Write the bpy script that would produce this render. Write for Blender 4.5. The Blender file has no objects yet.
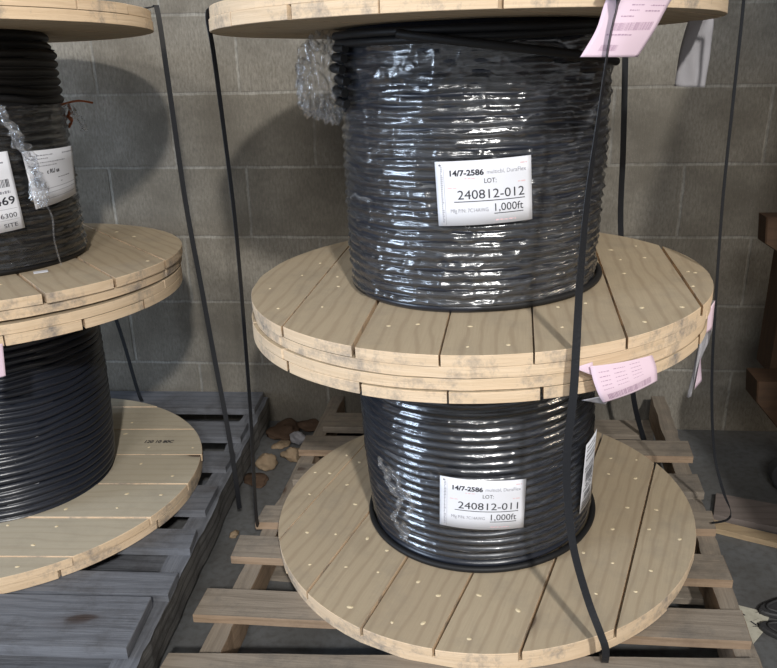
import bpy, math, random
from mathutils import Vector, Matrix, noise
random.seed(7)
sc = bpy.context.scene
C = sc.collection
R = math.radians

# ---------------------------------------------------------------- camera
cam_d = bpy.data.cameras.new('camera'); cam = bpy.data.objects.new('camera', cam_d); C.objects.link(cam)
cam_d.sensor_fit = 'HORIZONTAL'; cam_d.sensor_width = 36; cam_d.lens = 36.654; cam_d.clip_start = .02
rt = Vector((.99628, .08391, -.01977)); up = Vector((-.01164, .35812, .9336)); fw = Vector((-.08542, .9299, -.35777))
cam.matrix_world = Matrix(((rt.x, up.x, -fw.x, 1.0073), (rt.y, up.y, -fw.y, -2.2361), (rt.z, up.z, -fw.z, 1.1643), (0, 0, 0, 1)))
sc.camera = cam

# ---------------------------------------------------------------- light
sc.view_settings.view_transform = 'Standard'; sc.view_settings.look = 'None'
sc.view_settings.gamma = 1; sc.view_settings.exposure = 0; sc.view_settings.use_curve_mapping = False
w = bpy.data.worlds.new('world'); sc.world = w; w.use_nodes = True
w.node_tree.nodes['Background'].inputs[0].default_value = (.95, .97, 1, 1)
w.node_tree.nodes['Background'].inputs[1].default_value = .42

def area(name, loc, target, size, power, col, size_y=None):
    d = bpy.data.lights.new(name, 'AREA'); d.energy = power; d.color = col
    d.size = size
    if size_y: d.shape = 'RECTANGLE'; d.size_y = size_y
    else: d.shape = 'DISK'
    o = bpy.data.objects.new(name, d); C.objects.link(o); o.location = loc
    o.rotation_euler = (Vector(target) - Vector(loc)).to_track_quat('-Z', 'Y').to_euler()
    return o
area('bay_lamp', (2.42, -6.6, 4.55), (1.0, -.6, .6), .30, 370, (1, .97, .92))
area('rear_bay_lamp', (.25, -7.0, 4.4), (1.0, -.6, .6), 1.8, 150, (1, .98, .95), .5)
area('dock_daylight', (-4.6, -3.6, 1.9), (.8, -.6, .7), 1.8, 230, (.66, .80, 1), 2.4)
area('far_lamp', (6.0, -2.2, 2.6), (1.0, -.6, .6), .8, 70, (1, .86, .68))

# ---------------------------------------------------------------- node helpers
def mat(name):
    m = bpy.data.materials.new(name); m.use_nodes = True
    nt = m.node_tree; b = nt.nodes['Principled BSDF']
    return m, nt, b
def N(nt, t, **kw):
    n = nt.nodes.new(t)
    for k, v in kw.items():
        if k in n.inputs: n.inputs[k].default_value = v
        else: setattr(n, k, v)
    return n
def L(nt, a, b): nt.links.new(a, b)
def ramp(nt, src, stops):
    r = nt.nodes.new('ShaderNodeValToRGB'); e = r.color_ramp.elements
    while len(e) < len(stops): e.new(.5)
    for i, (p, c) in enumerate(stops):
        e[i].position = p; e[i].color = (c if isinstance(c, tuple) else (c, c, c)) + (1,)
    L(nt, src, r.inputs[0]); return r.outputs[0]
def mix(nt, fac, a, b, mode='MIX'):
    n = nt.nodes.new('ShaderNodeMix'); n.data_type = 'RGBA'; n.blend_type = mode
    for s, v in ((n.inputs[0], fac), (n.inputs[6], a), (n.inputs[7], b)):
        if isinstance(v, (int, float)): s.default_value = v
        elif isinstance(v, tuple): s.default_value = v + (1,)
        else: L(nt, v, s)
    return n.outputs[2]
def mapping(nt, src, scale, loc=(0, 0, 0)):
    m = nt.nodes.new('ShaderNodeMapping'); m.inputs['Scale'].default_value = scale; m.inputs['Location'].default_value = loc
    L(nt, src, m.inputs[0]); return m.outputs[0]
def bump(nt, b, h, strength=.3, dist=.01):
    n = N(nt, 'ShaderNodeBump', Strength=strength, Distance=dist); L(nt, h, n.inputs['Height']); L(nt, n.outputs[0], b.inputs['Normal'])

def wood(name, light, dark, knot=(.05, .025, .015), dirt=(.12, .11, .10), dirt_amt=.35, ring=.5, grain=.5, rough=.75, knots=True, bmp=.25, dscale=7, dlo=.48):
    """u runs along the board, v across, in metres, offset at random for each board"""
    m, nt, b = mat(name)
    tc = nt.nodes.new('ShaderNodeTexCoord'); uv = tc.outputs['UV']
    nz = N(nt, 'ShaderNodeTexNoise', Scale=1, Detail=3); L(nt, mapping(nt, uv, (3.5, 9, 1)), nz.inputs['Vector'])
    add = N(nt, 'ShaderNodeVectorMath', operation='MULTIPLY_ADD'); L(nt, nz.outputs['Color'], add.inputs[0]); add.inputs[1].default_value = (.16, .06, 0); L(nt, uv, add.inputs[2])
    wv = N(nt, 'ShaderNodeTexWave', Scale=1, Distortion=4, Detail=2, **{'Detail Scale': .8}); wv.bands_direction = 'Y'
    L(nt, mapping(nt, add.outputs[0], (1.0, 11, 1)), wv.inputs['Vector'])
    fine = N(nt, 'ShaderNodeTexNoise', Scale=1, Detail=5, Roughness=.7); L(nt, mapping(nt, uv, (9, 260, 1)), fine.inputs['Vector'])
    g1 = ramp(nt, wv.outputs['Fac'], [(0, 0.), (.75, .12), (1, 1.)])
    g2 = ramp(nt, fine.outputs['Fac'], [(.35, 0.), (.72, 1.)])
    col = mix(nt, mix(nt, ring, (0, 0, 0), g1), light, dark)
    col = mix(nt, mix(nt, grain, (0, 0, 0), g2), col, dark)
    big = N(nt, 'ShaderNodeTexNoise', Scale=1, Detail=2); L(nt, mapping(nt, uv, (.8, .8, 1), (3, 7, 0)), big.inputs['Vector'])
    col = mix(nt, ramp(nt, big.outputs['Fac'], [(.35, .25), (.65, 0.)]), col, dark)
    if knots:
        vo = N(nt, 'ShaderNodeTexVoronoi', Scale=1); L(nt, mapping(nt, add.outputs[0], (3.4, 7.5, 1)), vo.inputs['Vector'])
        sep = nt.nodes.new('ShaderNodeSeparateColor'); L(nt, vo.outputs['Color'], sep.inputs[0])
        keep = ramp(nt, sep.outputs[0], [(.60, 0.), (.61, 1.)])
        kd = ramp(nt, vo.outputs['Distance'], [(.0, 1.), (.07, .85), (.10, .25), (.2, .0)])
        col = mix(nt, mix(nt, 1, kd, keep, 'MULTIPLY'), col, knot)
    geo = tc.outputs['Object']
    dn = N(nt, 'ShaderNodeTexNoise', Scale=dscale, Detail=7, Roughness=.75); L(nt, geo, dn.inputs['Vector'])
    col = mix(nt, mix(nt, dirt_amt, (0, 0, 0), ramp(nt, dn.outputs['Fac'], [(dlo, 0.), (dlo + .22, 1.)])), col, dirt)
    L(nt, col, b.inputs['Base Color']); b.inputs['Roughness'].default_value = rough; b.inputs['Specular IOR Level'].default_value = .25
    bump(nt, b, fine.outputs['Fac'], bmp, .002)
    return m

M = {}
M['pine'] = wood('pine_board', (.45, .367, .255), (.32, .245, .165), dirt=(.24, .21, .17), dirt_amt=.4, ring=.55, grain=.35)
M['pine_edge'] = wood('pine_sawn_edge', (.74, .58, .41), (.56, .41, .26), dirt=(.11, .12, .14), dirt_amt=.95, dscale=11, dlo=.50, ring=.3, grain=.6, knots=False, bmp=.6)
M['pine_pale'] = wood('pine_pale_board', (.47, .42, .325), (.37, .315, .235), dirt=(.28, .25, .20), dirt_amt=.35, ring=.4, grain=.35)
M['splinter'] = wood('splintered_wood', (.80, .68, .46), (.6, .48, .3), dirt_amt=.1, knots=False)
M['grey'] = wood('weathered_grey_wood', (.185, .195, .22), (.095, .10, .115), knot=(.05, .035, .03), dirt=(.045, .04, .037), dirt_amt=.6, ring=.6, grain=.8, bmp=.8)
M['grey_rough'] = wood('rough_grey_edge', (.19, .185, .18), (.05, .048, .045), dirt=(.03, .027, .024), dirt_amt=.8, ring=.8, grain=.9, bmp=2)
M['tan'] = wood('weathered_tan_wood', (.30, .255, .205), (.17, .14, .11), dirt=(.09, .085, .08), dirt_amt=.7, ring=.5, grain=.7, bmp=.6)
M['taned'] = wood('orange_tan_wood', (.36, .26, .18), (.20, .14, .09), dirt=(.12, .08, .06), dirt_amt=.5, ring=.5, grain=.6, knots=False, bmp=.6)
M['brown'] = wood('red_brown_wood', (.062, .034, .018), (.03, .016, .010), dirt=(.02, .014, .01), dirt_amt=.6, ring=.4, grain=.5)
M['lath'] = wood('lath_wood', (.42, .32, .20), (.28, .2, .12), dirt_amt=.3)
M['plank'] = wood('floor_plank_wood', (.20, .165, .15), (.12, .10, .09), dirt_amt=.5)

def simple(name, col, rough=.5, spec=.5, nscale=0, nbump=0, ncol=None, namt=.5):
    m, nt, b = mat(name); b.inputs['Base Color'].default_value = col + (1,); b.inputs['Roughness'].default_value = rough
    b.inputs['Specular IOR Level'].default_value = spec
    if nscale:
        tc = nt.nodes.new('ShaderNodeTexCoord')
        n = N(nt, 'ShaderNodeTexNoise', Scale=nscale, Detail=5, Roughness=.6); L(nt, tc.outputs['Object'], n.inputs['Vector'])
        if ncol: L(nt, mix(nt, mix(nt, namt, (0, 0, 0), ramp(nt, n.outputs['Fac'], [(.4, 0.), (.65, 1.)])), col, ncol), b.inputs['Base Color'])
        if nbump: bump(nt, b, n.outputs['Fac'], nbump, .004)
    return m
M['cable'] = simple('black_cable_jacket', (.013, .016, .025), .30, .6, 60, .12)
M['cable_dull'] = simple('dull_black_cable_jacket', (.010, .010, .011), .55, .35, 60, .1)
M['strap'] = simple('black_strapping', (.011, .012, .015), .45, .5, 300, .25)
M['paper'] = simple('white_label_paper', (.74, .75, .80), .5, .3, 30, .08)
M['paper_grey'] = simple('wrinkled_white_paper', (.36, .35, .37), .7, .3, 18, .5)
M['pink'] = simple('pink_paper', (.68, .53, .61), .7, .2, 18, .12)
M['ink'] = simple('black_ink', (.03, .03, .04), .7, .2)
M['ink_soft'] = simple('grey_ink', (.28, .28, .32), .7, .2)
M['ink_red'] = simple('faded_red_ink', (.75, .52, .54), .7, .2)
M['ink_pink'] = simple('faded_ink_on_pink', (.40, .27, .36), .7, .2)
M['orange'] = simple('orange_cord', (.30, .075, .018), .5)
M['card'] = simple('torn_cardboard', (.10, .065, .045), .9, .1, 25, .6, (.05, .03, .02))
M['chip'] = simple('pale_wood_chip', (.24, .18, .12), .9, .1, 40, .8, (.16, .11, .07))
M['rubber'] = simple('black_rubber', (.035, .035, .037), .6, .4, 20, .3)
M['scrap'] = simple('printed_paper_scrap', (.50, .48, .40), .8, .2, 60, .2, (.30, .28, .22))

# cable with faint embossed print
def film(name, opac, tint, rough, bstr, haze=.02, scale=(1, 1, 1), fres=.9):
    m, nt, b = mat(name); nt.nodes.remove(b)
    out = nt.nodes['Material Output']
    tc = nt.nodes.new('ShaderNodeTexCoord')
    mp = mapping(nt, tc.outputs['UV'], scale)
    d = N(nt, 'ShaderNodeTexNoise', Scale=9, Detail=2); L(nt, mp, d.inputs['Vector'])
    vm = N(nt, 'ShaderNodeVectorMath', operation='MULTIPLY_ADD'); L(nt, d.outputs['Color'], vm.inputs[0]); vm.inputs[1].default_value = (.12, .12, 0); L(nt, mp, vm.inputs[2])
    n1 = N(nt, 'ShaderNodeTexNoise', Scale=1, Detail=6, Roughness=.62); L(nt, mapping(nt, vm.outputs[0], (22, 60, 1)), n1.inputs['Vector'])
    n2 = N(nt, 'ShaderNodeTexNoise', Scale=1, Detail=3, Distortion=.6)
    mr = nt.nodes.new('ShaderNodeMapping'); mr.inputs['Rotation'].default_value = (0, 0, .7); mr.inputs['Scale'].default_value = (14, 90, 1); L(nt, vm.outputs[0], mr.inputs[0]); L(nt, mr.outputs[0], n2.inputs['Vector'])
    h = mix(nt, .5, n1.outputs['Fac'], n2.outputs['Fac'])
    bp = N(nt, 'ShaderNodeBump', Strength=bstr, Distance=.004); L(nt, h, bp.inputs['Height'])
    gl = N(nt, 'ShaderNodeBsdfGlossy', Roughness=rough); gl.inputs['Color'].default_value = (1, 1, 1, 1); L(nt, bp.outputs[0], gl.inputs['Normal'])
    df = nt.nodes.new('ShaderNodeBsdfDiffuse'); df.inputs['Color'].default_value = (.8, .82, .86, 1); L(nt, bp.outputs[0], df.inputs['Normal'])
    tr = nt.nodes.new('ShaderNodeBsdfTransparent'); tr.inputs['Color'].default_value = tint + (1,)
    fr = N(nt, 'ShaderNodeFresnel', IOR=1.4); L(nt, bp.outputs[0], fr.inputs['Normal'])
    mul = N(nt, 'ShaderNodeMath', operation='MULTIPLY_ADD'); L(nt, fr.outputs[0], mul.inputs[0]); mul.inputs[1].default_value = fres; mul.inputs[2].default_value = opac; mul.use_clamp = True
    st = N(nt, 'ShaderNodeTexNoise', Scale=1, Detail=4, Roughness=.6)
    ms = nt.nodes.new('ShaderNodeMapping'); ms.inputs['Rotation'].default_value = (0, 0, -.45); ms.inputs['Scale'].default_value = (5, 120, 1); L(nt, vm.outputs[0], ms.inputs[0]); L(nt, ms.outputs[0], st.inputs['Vector'])
    s1 = nt.nodes.new('ShaderNodeMixShader'); L(nt, ramp(nt, st.outputs['Fac'], [(.50, haze), (.60, haze * 1.6), (.72, haze * 7)]), s1.inputs[0]); L(nt, tr.outputs[0], s1.inputs[1]); L(nt, df.outputs[0], s1.inputs[2])
    s2 = nt.nodes.new('ShaderNodeMixShader'); L(nt, mul.outputs[0], s2.inputs[0]); L(nt, s1.outputs[0], s2.inputs[1]); L(nt, gl.outputs[0], s2.inputs[2])
    L(nt, s2.outputs[0], out.inputs['Surface'])
    return m
M['film'] = film('clear_stretch_film', .075, (.95, .96, .97), .19, .75, haze=.022)
M['film_tight'] = film('tight_clear_film', .05, (.94, .955, .98), .16, .30, haze=.012)
M['film_thick'] = film('bunched_stretch_film', .02, (.95, .955, .965), .14, .6, haze=.03, scale=(3, 1, 1), fres=.45)

# wall: concrete blocks
def wall_mat():
    m, nt, b = mat('concrete_block_wall')
    tc = nt.nodes.new('ShaderNodeTexCoord'); ob = tc.outputs['Object']
    sp = nt.nodes.new('ShaderNodeSeparateXYZ'); L(nt, ob, sp.inputs[0]); cb = nt.nodes.new('ShaderNodeCombineXYZ')
    L(nt, sp.outputs[0], cb.inputs[0]); L(nt, sp.outputs[2], cb.inputs[1])
    dn = N(nt, 'ShaderNodeTexNoise', Scale=22, Detail=4); L(nt, ob, dn.inputs['Vector'])
    vm = N(nt, 'ShaderNodeVectorMath', operation='MULTIPLY_ADD'); L(nt, dn.outputs['Color'], vm.inputs[0]); vm.inputs[1].default_value = (.007, .007, 0); L(nt, cb.outputs[0], vm.inputs[2])
    br = nt.nodes.new('ShaderNodeTexBrick'); L(nt, mapping(nt, vm.outputs[0], (1, 1, 1), (.2032 * WALL_SHIFT, 0, 0)), br.inputs['Vector'])
    br.offset = .5; br.inputs['Scale'].default_value = 1; br.inputs['Brick Width'].default_value = .4064; br.inputs['Row Height'].default_value = .2032
    br.inputs['Mortar Size'].default_value = .0055; br.inputs['Mortar Smooth'].default_value = .6; br.inputs['Bias'].default_value = 0
    br.inputs['Color1'].default_value = (.215, .195, .162, 1); br.inputs['Color2'].default_value = (.275, .255, .22, 1); br.inputs['Mortar'].default_value = (.35, .335, .30, 1)
    st = N(nt, 'ShaderNodeTexNoise', Scale=1, Detail=6, Roughness=.7); L(nt, mapping(nt, ob, (170, 170, 60)), st.inputs['Vector'])
    bl = N(nt, 'ShaderNodeTexNoise', Scale=5, Detail=4, Roughness=.6); L(nt, ob, bl.inputs['Vector'])
    sand = N(nt, 'ShaderNodeTexNoise', Scale=260, Detail=2); L(nt, ob, sand.inputs['Vector'])
    col = mix(nt, ramp(nt, st.outputs['Fac'], [(.36, .6), (.62, 0.)]), br.outputs['Color'], (.10, .092, .078))
    col = mix(nt, ramp(nt, bl.outputs['Fac'], [(.36, .8), (.58, 0.)]), col, (.125, .112, .092))
    col = mix(nt, ramp(nt, sand.outputs['Fac'], [(.62, 0.), (.75, .35)]), col, (.32, .30, .27))
    L(nt, col, b.inputs['Base Color']); b.inputs['Roughness'].default_value = .95; b.inputs['Specular IOR Level'].default_value = .1
    inv = N(nt, 'ShaderNodeMath', operation='MULTIPLY_ADD'); L(nt, br.outputs['Fac'], inv.inputs[0]); inv.inputs[1].default_value = -.9; 
    L(nt, st.outputs['Fac'], inv.inputs[2]); bump(nt, b, inv.outputs[0], .5, .004)
    return m
WALL_SHIFT = 0
def floor_mat():
    m, nt, b = mat('stained_concrete_floor')
    tc = nt.nodes.new('ShaderNodeTexCoord'); ob = tc.outputs['Object']
    a = N(nt, 'ShaderNodeTexNoise', Scale=3, Detail=6, Roughness=.65, Distortion=.4); L(nt, ob, a.inputs['Vector'])
    f = N(nt, 'ShaderNodeTexNoise', Scale=60, Detail=4); L(nt, ob, f.inputs['Vector'])
    col = mix(nt, ramp(nt, a.outputs['Fac'], [(.35, 0.), (.7, 1.)]), (.135, .14, .145), (.085, .083, .08))
    col = mix(nt, ramp(nt, f.outputs['Fac'], [(.45, 0.), (.7, .5)]), col, (.06, .055, .05))
    L(nt, col, b.inputs['Base Color']); b.inputs['Roughness'].default_value = .6; b.inputs['Specular IOR Level'].default_value = .3
    bump(nt, b, f.outputs['Fac'], .2, .003)
    return m
M['wall'] = wall_mat(); M['floor'] = floor_mat()

# ---------------------------------------------------------------- mesh helpers
class MB:
    def __init__(s): s.v = []; s.f = []; s.uv = []; s.m = []; s.smooth = []
    def poly(s, pts, uvs, mi=0, sm=False):
        i = len(s.v); s.v += [tuple(p) for p in pts]; s.f.append(tuple(range(i, i + len(pts)))); s.uv.append(list(uvs)); s.m.append(mi); s.smooth.append(sm)
    def prism(s, pts, z0, z1, fn, uo, mt=0, me=1, bev=0.0):
        """pts: outline (a along, b across) counter-clockwise; fn maps (a,b,z) to a point"""
        n = len(pts)
        i = len(s.v)
        if bev:
            cx = sum(p[0] for p in pts) / n; cy = sum(p[1] for p in pts) / n
            def ins(p):
                d = Vector((cx - p[0], cy - p[1])); l = d.length or 1; return (p[0] + d.x / l * bev, p[1] + d.y / l * bev)
            rings = [([ins(p) for p in pts], z0), (pts, z0 + bev), (pts, z1 - bev), ([ins(p) for p in pts], z1)]
        else: rings = [(pts, z0), (pts, z1)]
        for rp, z in rings: s.v += [tuple(fn(p[0], p[1], z)) for p in rp]
        nr = len(rings)
        top = tuple(i + (nr - 1) * n + k for k in range(n)); bot = tuple(i + k for k in reversed(range(n)))
        s.f.append(top); s.uv.append([(rings[-1][0][k][0] + uo[0], rings[-1][0][k][1] + uo[1]) for k in range(n)]); s.m.append(mt); s.smooth.append(False)
        s.f.append(bot); s.uv.append([(pts[k][0] + uo[0] + 3, pts[k][1] + uo[1]) for k in reversed(range(n))]); s.m.append(mt); s.smooth.append(False)
        per = [0]
        for k in range(n):
            a, b = pts[k], pts[(k + 1) % n]; per.append(per[-1] + math.hypot(a[0] - b[0], a[1] - b[1]))
        for r in range(nr - 1):
            for k in range(n):
                k2 = (k + 1) % n
                s.f.append((i + r * n + k, i + r * n + k2, i + (r + 1) * n + k2, i + (r + 1) * n + k))
                za, zb = rings[r][1], rings[r + 1][1]
                s.uv.append([(per[k] + uo[0], za + uo[1]), (per[k + 1] + uo[0], za + uo[1]), (per[k + 1] + uo[0], zb + uo[1]), (per[k] + uo[0], zb + uo[1])])
                s.m.append(me); s.smooth.append(False)
    def grid(s, fn, nu, nv, closed=False, uvf=None, mi=0, skip=None):
        i = len(s.v)
        for a in range(nu + (0 if closed else 1)):
            for b in range(nv + 1): s.v.append(tuple(fn(a / nu, b / nv)))
        na = nu if closed else nu + 1
        for a in range(nu):
            for b in range(nv):
                if skip and skip((a + .5) / nu, (b + .5) / nv): continue
                a2 = (a + 1) % na
                s.f.append((i + a * (nv + 1) + b, i + a2 * (nv + 1) + b, i + a2 * (nv + 1) + b + 1, i + a * (nv + 1) + b + 1))
                u = [(a / nu, b / nv), ((a + 1) / nu, b / nv), ((a + 1) / nu, (b + 1) / nv), (a / nu, (b + 1) / nv)]
                s.uv.append([uvf(*q) for q in u] if uvf else u); s.m.append(mi); s.smooth.append(True)
    def tube(s, pts, r, seg=8, mi=0, cap=True):
        pts = [Vector(p) for p in pts]; i = len(s.v); nrm = None; d = 0
        for k, p in enumerate(pts):
            t = (pts[min(k + 1, len(pts) - 1)] - pts[max(k - 1, 0)]).normalized()
            if nrm is None: nrm = t.orthogonal().normalized()
            nrm = (nrm - t * nrm.dot(t)).normalized(); bn = t.cross(nrm)
            rr = r[k] if isinstance(r, (list, tuple)) else r
            for q in range(seg):
                a = 2 * math.pi * q / seg; s.v.append(tuple(p + (nrm * math.cos(a) + bn * math.sin(a)) * rr))
        for k in range(len(pts) - 1):
            for q in range(seg):
                q2 = (q + 1) % seg
                s.f.append((i + k * seg + q, i + k * seg + q2, i + (k + 1) * seg + q2, i + (k + 1) * seg + q))
                s.uv.append([(k * .02, q / seg * .05)] * 4); s.m.append(mi); s.smooth.append(True)
        if cap:
            s.f.append(tuple(i + q for q in reversed(range(seg)))); s.uv.append([(0, 0)] * seg); s.m.append(mi); s.smooth.append(False)
            j = i + (len(pts) - 1) * seg; s.f.append(tuple(j + q for q in range(seg))); s.uv.append([(0, 0)] * seg); s.m.append(mi); s.smooth.append(False)
    def build(s, name, mats, parent=None, solid=0):
        me = bpy.data.meshes.new(name); me.from_pydata(s.v, [], s.f)
        uvl = me.uv_layers.new(name='UVMap'); flat = [c for f in s.uv for p in f for c in p]; uvl.data.foreach_set('uv', flat)
        for m_ in (mats if isinstance(mats, (list, tuple)) else [mats]): me.materials.append(M[m_])
        me.polygons.foreach_set('material_index', s.m); me.polygons.foreach_set('use_smooth', s.smooth)
        me.update(); o = bpy.data.objects.new(name, me); C.objects.link(o); o.parent = parent
        if solid:
            md = o.modifiers.new('solid', 'SOLIDIFY'); md.thickness = solid; md.offset = 0
        return o

def tag(o, label=None, cat=None, group=None, kind=None):
    if label: o['label'] = label
    if cat: o['category'] = cat
    if group: o['group'] = group
    if kind: o['kind'] = kind
    return o
def empty(name, loc, label, cat, group=None):
    o = bpy.data.objects.new(name, None); C.objects.link(o); o.location = loc; o.empty_display_size = .1
    return tag(o, label, cat, group)
def rnd(a, b): return random.uniform(a, b)
def crom(P, t):
    n = len(P) - 1; x = min(max(t, 0), 1) * n; i = min(int(x), n - 1); f = x - i
    p0, p1, p2, p3 = (Vector(P[max(i - 1, 0)]), Vector(P[i]), Vector(P[i + 1]), Vector(P[min(i + 2, n)]))
    return .5 * ((2 * p1) + (p2 - p0) * f + (2 * p0 - 5 * p1 + 4 * p2 - p3) * f * f + (3 * p1 - p0 - 3 * p2 + p3) * f ** 3)
def plane_z(pl, x, y): return pl[2] + pl[3] * (x - pl[0]) + pl[4] * (y - pl[1])

# ---------------------------------------------------------------- structure
def slab(name, x0, x1, y0, y1, z0, z1, m):
    b = MB(); b.prism([(x0, y0), (x1, y0), (x1, y1), (x0, y1)], z0, z1, lambda a, c, z: (a, c, z), (0, 0), 0, 0)
    return tag(b.build(name, m), kind='structure')
slab('floor', -4, 6, -7, .2, -.15, 0, 'floor')
slab('wall_back', -4, 6, 0, .2, 0, 3.6, 'wall')

# ---------------------------------------------------------------- reels
RAD = .4517; PLY = .0195
def flange(name, parent, cx, cy, zin, tx, ty, ang, off, side, mtop='pine', pitch=.142, gap=.0048, nails=60, seed=0, label=None):
    """zin: height of the face against the cable at the centre; side -1: boards lie below it, +1: above it"""
    random.seed(seed); b = MB()
    for ply in range(2):
        A = R(ang + 90 * ply); ca, sa = math.cos(A), math.sin(A)
        za = side * (PLY * ply + (.0006 if ply else 0)); zb = side * (PLY * (ply + 1)); z0, z1 = min(za, zb), max(za, zb)
        k0 = -5
        for k in range(k0, 6):
            lo = off * (1 - ply) + k * pitch + (.03 if ply else 0); hi = lo + pitch - gap * rnd(.6, 1.5)
            lo = max(lo, -RAD); hi = min(hi, RAD)
            if hi - lo < .012: continue
            rr = RAD - .0025 * ply + rnd(-.0028, .0012)
            lo = max(lo, -rr + 1e-4); hi = min(hi, rr - 1e-4)
            n = 14; pts = []
            for i in range(n + 1):
                t = lo + (hi - lo) * i / n; pts.append((math.sqrt(max(rr * rr - t * t, 0)), t))
            for i in range(n + 1):
                t = hi + (lo - hi) * i / n; pts.append((-math.sqrt(max(rr * rr - t * t, 0)), t))
            dz = rnd(-.0006, .0006) if ply == 0 else 0
            b.prism(pts, z0 + (dz if side < 0 else 0), z1 + dz, lambda a, c, z: (ca * a - sa * c, sa * a + ca * c, z), (rnd(0, 40), rnd(0, 40)), 0, 1, bev=.0008)
            if ply == 0 and nails:
                for row in range(-4, 5):
                    for q in (.28, .74):
                        t = lo + (hi - lo) * q + rnd(-.012, .012); a = row * .102 + rnd(-.022, .022)
                        if math.hypot(a, t) > rr - .02 or math.hypot(a, t) < .25 or rnd(0, 1) > nails / 100: continue
                        x, y = ca * a - sa * t, sa * a + ca * t; zt = z1 + dz if side < 0 else z0
                        sz = rnd(.0032, .0056); el = rnd(1, 1.7); th = rnd(0, 3)
                        hs = .0014 * (1 if side < 0 else -1)
                        P = [(x + math.cos(g) * sz * el * math.cos(th) - math.sin(g) * sz * math.sin(th), y + math.cos(g) * sz * el * math.sin(th) + math.sin(g) * sz * math.cos(th)) for g in [j * math.pi / 4 for j in range(8)]]
                        for j in range(8):
                            p, p2 = P[j], P[(j + 1) % 8]
                            b.poly([(p[0], p[1], zt - hs * .3), (p2[0], p2[1], zt - hs * .3), (x + .001, y, zt + hs)], [(0, 0), (.01, 0), (0, .01)], 2)
    o = b.build('flange', [mtop, 'pine_edge', 'splinter'], parent)
    n = Vector((-tx, -ty, 1)).normalized()
    o.location = Vector((cx, cy, zin)) - parent.location; o.rotation_euler = n.to_track_quat('Z', 'Y').to_euler()
    o.rotation_euler = Vector((0, 0, 1)).rotation_difference(n).to_euler()
    if label: o['label'] = label
    return o

def winding(parent, b0, b1, prof, turns, mat_, seed, wob=.0022, d=None, th_slant=0, name='cable_winding', t_lo=0, t_hi=1):
    """b0,b1: (cx,cy,z,tx,ty) planes of the two flange faces"""
    NT = 190; PR = 9
    def centre(t): return (b0[0] + (b1[0] - b0[0]) * t, b0[1] + (b1[1] - b0[1]) * t)
    mb = MB()
    rows = []
    for k in range(turns):
        for j in range(PR): rows.append((k, j / (PR - 1)))
    nr = len(rows); i0 = len(mb.v)
    for a in range(NT):
        th = 2 * math.pi * a / NT + math.pi / 2
        frac = a / NT
        for (k, f) in rows:
            kk = (k + .5 + (f - .5) * 1.0)
            n1 = noise.noise(Vector((math.cos(th) * 1.2, math.sin(th) * 1.2, k * .9 + seed)))
            n2 = noise.noise(Vector((math.cos(th) * 2.2 + 9, math.sin(th) * 2.2, k * .35 + seed)))
            tt = t_lo + (t_hi - t_lo) * (kk + frac * th_slant + n2 * .55 * math.sin(math.pi * k / turns)) / turns
            tt = min(max(tt, t_lo), t_hi)
            r = prof(tt, th) + n1 * wob
            dd = (b1[2] - b0[2]) / turns * (t_hi - t_lo) * .5
            ph = (f - .5) * math.pi * .94
            r = r - dd * (1 - math.cos(ph)) * .9
            cx, cy = centre(tt); x, y = cx + r * math.cos(th), cy + r * math.sin(th)
            z = plane_z(b0, x, y) * (1 - tt) + plane_z(b1, x, y) * tt
            z += 0
            mb.v.append((x - parent.location.x, y - parent.location.y, z - parent.location.z))
    for a in range(NT):
        a2 = (a + 1) % NT
        for q in range(nr - 1):
            mb.f.append((i0 + a * nr + q, i0 + a2 * nr + q, i0 + a2 * nr + q + 1, i0 + a * nr + q + 1)); mb.uv.append([(0, 0)] * 4); mb.m.append(0); mb.smooth.append(True)
    return mb.build(name, mat_, parent)

def cyl_pt(parent, b0, b1, prof, tt, th, out):
    cx = b0[0] + (b1[0] - b0[0]) * tt; cy = b0[1] + (b1[1] - b0[1]) * tt
    r = prof(tt, th) + out; x, y = cx + r * math.cos(th), cy + r * math.sin(th)
    z = plane_z(b0, x, y) * (1 - tt) + plane_z(b1, x, y) * tt
    return Vector((x, y, z)) - parent.location

def wrap(parent, b0, b1, prof, t0, t1, turns, seed, hole=None, amp=.0022):
    mb = MB()
    def skip(u, v): return hole(2 * math.pi * u + math.pi / 2, t0 + (t1 - t0) * v) if hole else False
    def fn(u, v):
        th = 2 * math.pi * u + math.pi / 2; tt = t0 + (t1 - t0) * v
        c, s_ = math.cos(th), math.sin(th)
        w1 = noise.noise(Vector((c * 2.5 + seed, s_ * 2.5, tt * 26 + 1.5 * noise.noise(Vector((c * 2, s_ * 2, tt * 3)))))) 
        w2 = 1 - abs(noise.noise(Vector((c * 5 + tt * 6 + seed, s_ * 5, tt * 9 - c * 3)))) * 2
        w3 = 1 - abs(noise.noise(Vector((c * 9 - tt * 9, s_ * 9 + seed, tt * 22 + c * 5)))) * 2
        up = min(max((tt - .72 + .1 * noise.noise(Vector((c * 2, s_ * 2, 5)))) / .12, 0), 1) if amp > .003 else 0
        rib = math.cos(2 * math.pi * tt * turns) * (1 - .65 * up)
        k_ = min(1, amp / .003)
        out = .0018 + amp * w1 * (1 + up) + (.0028 * max(w2, 0) ** 4 + .0010 * max(w3, 0) ** 2) * k_ + .0020 * rib - .0008
        return cyl_pt(parent, b0, b1, prof, tt, th, out)
    mb.grid(fn, 420, 150, closed=True, uvf=lambda u, v: (u * 1.5, v * .45 + seed), skip=skip)
    return mb.build('stretch_wrap', 'film' if amp > .003 else 'film_tight', parent)

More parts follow.
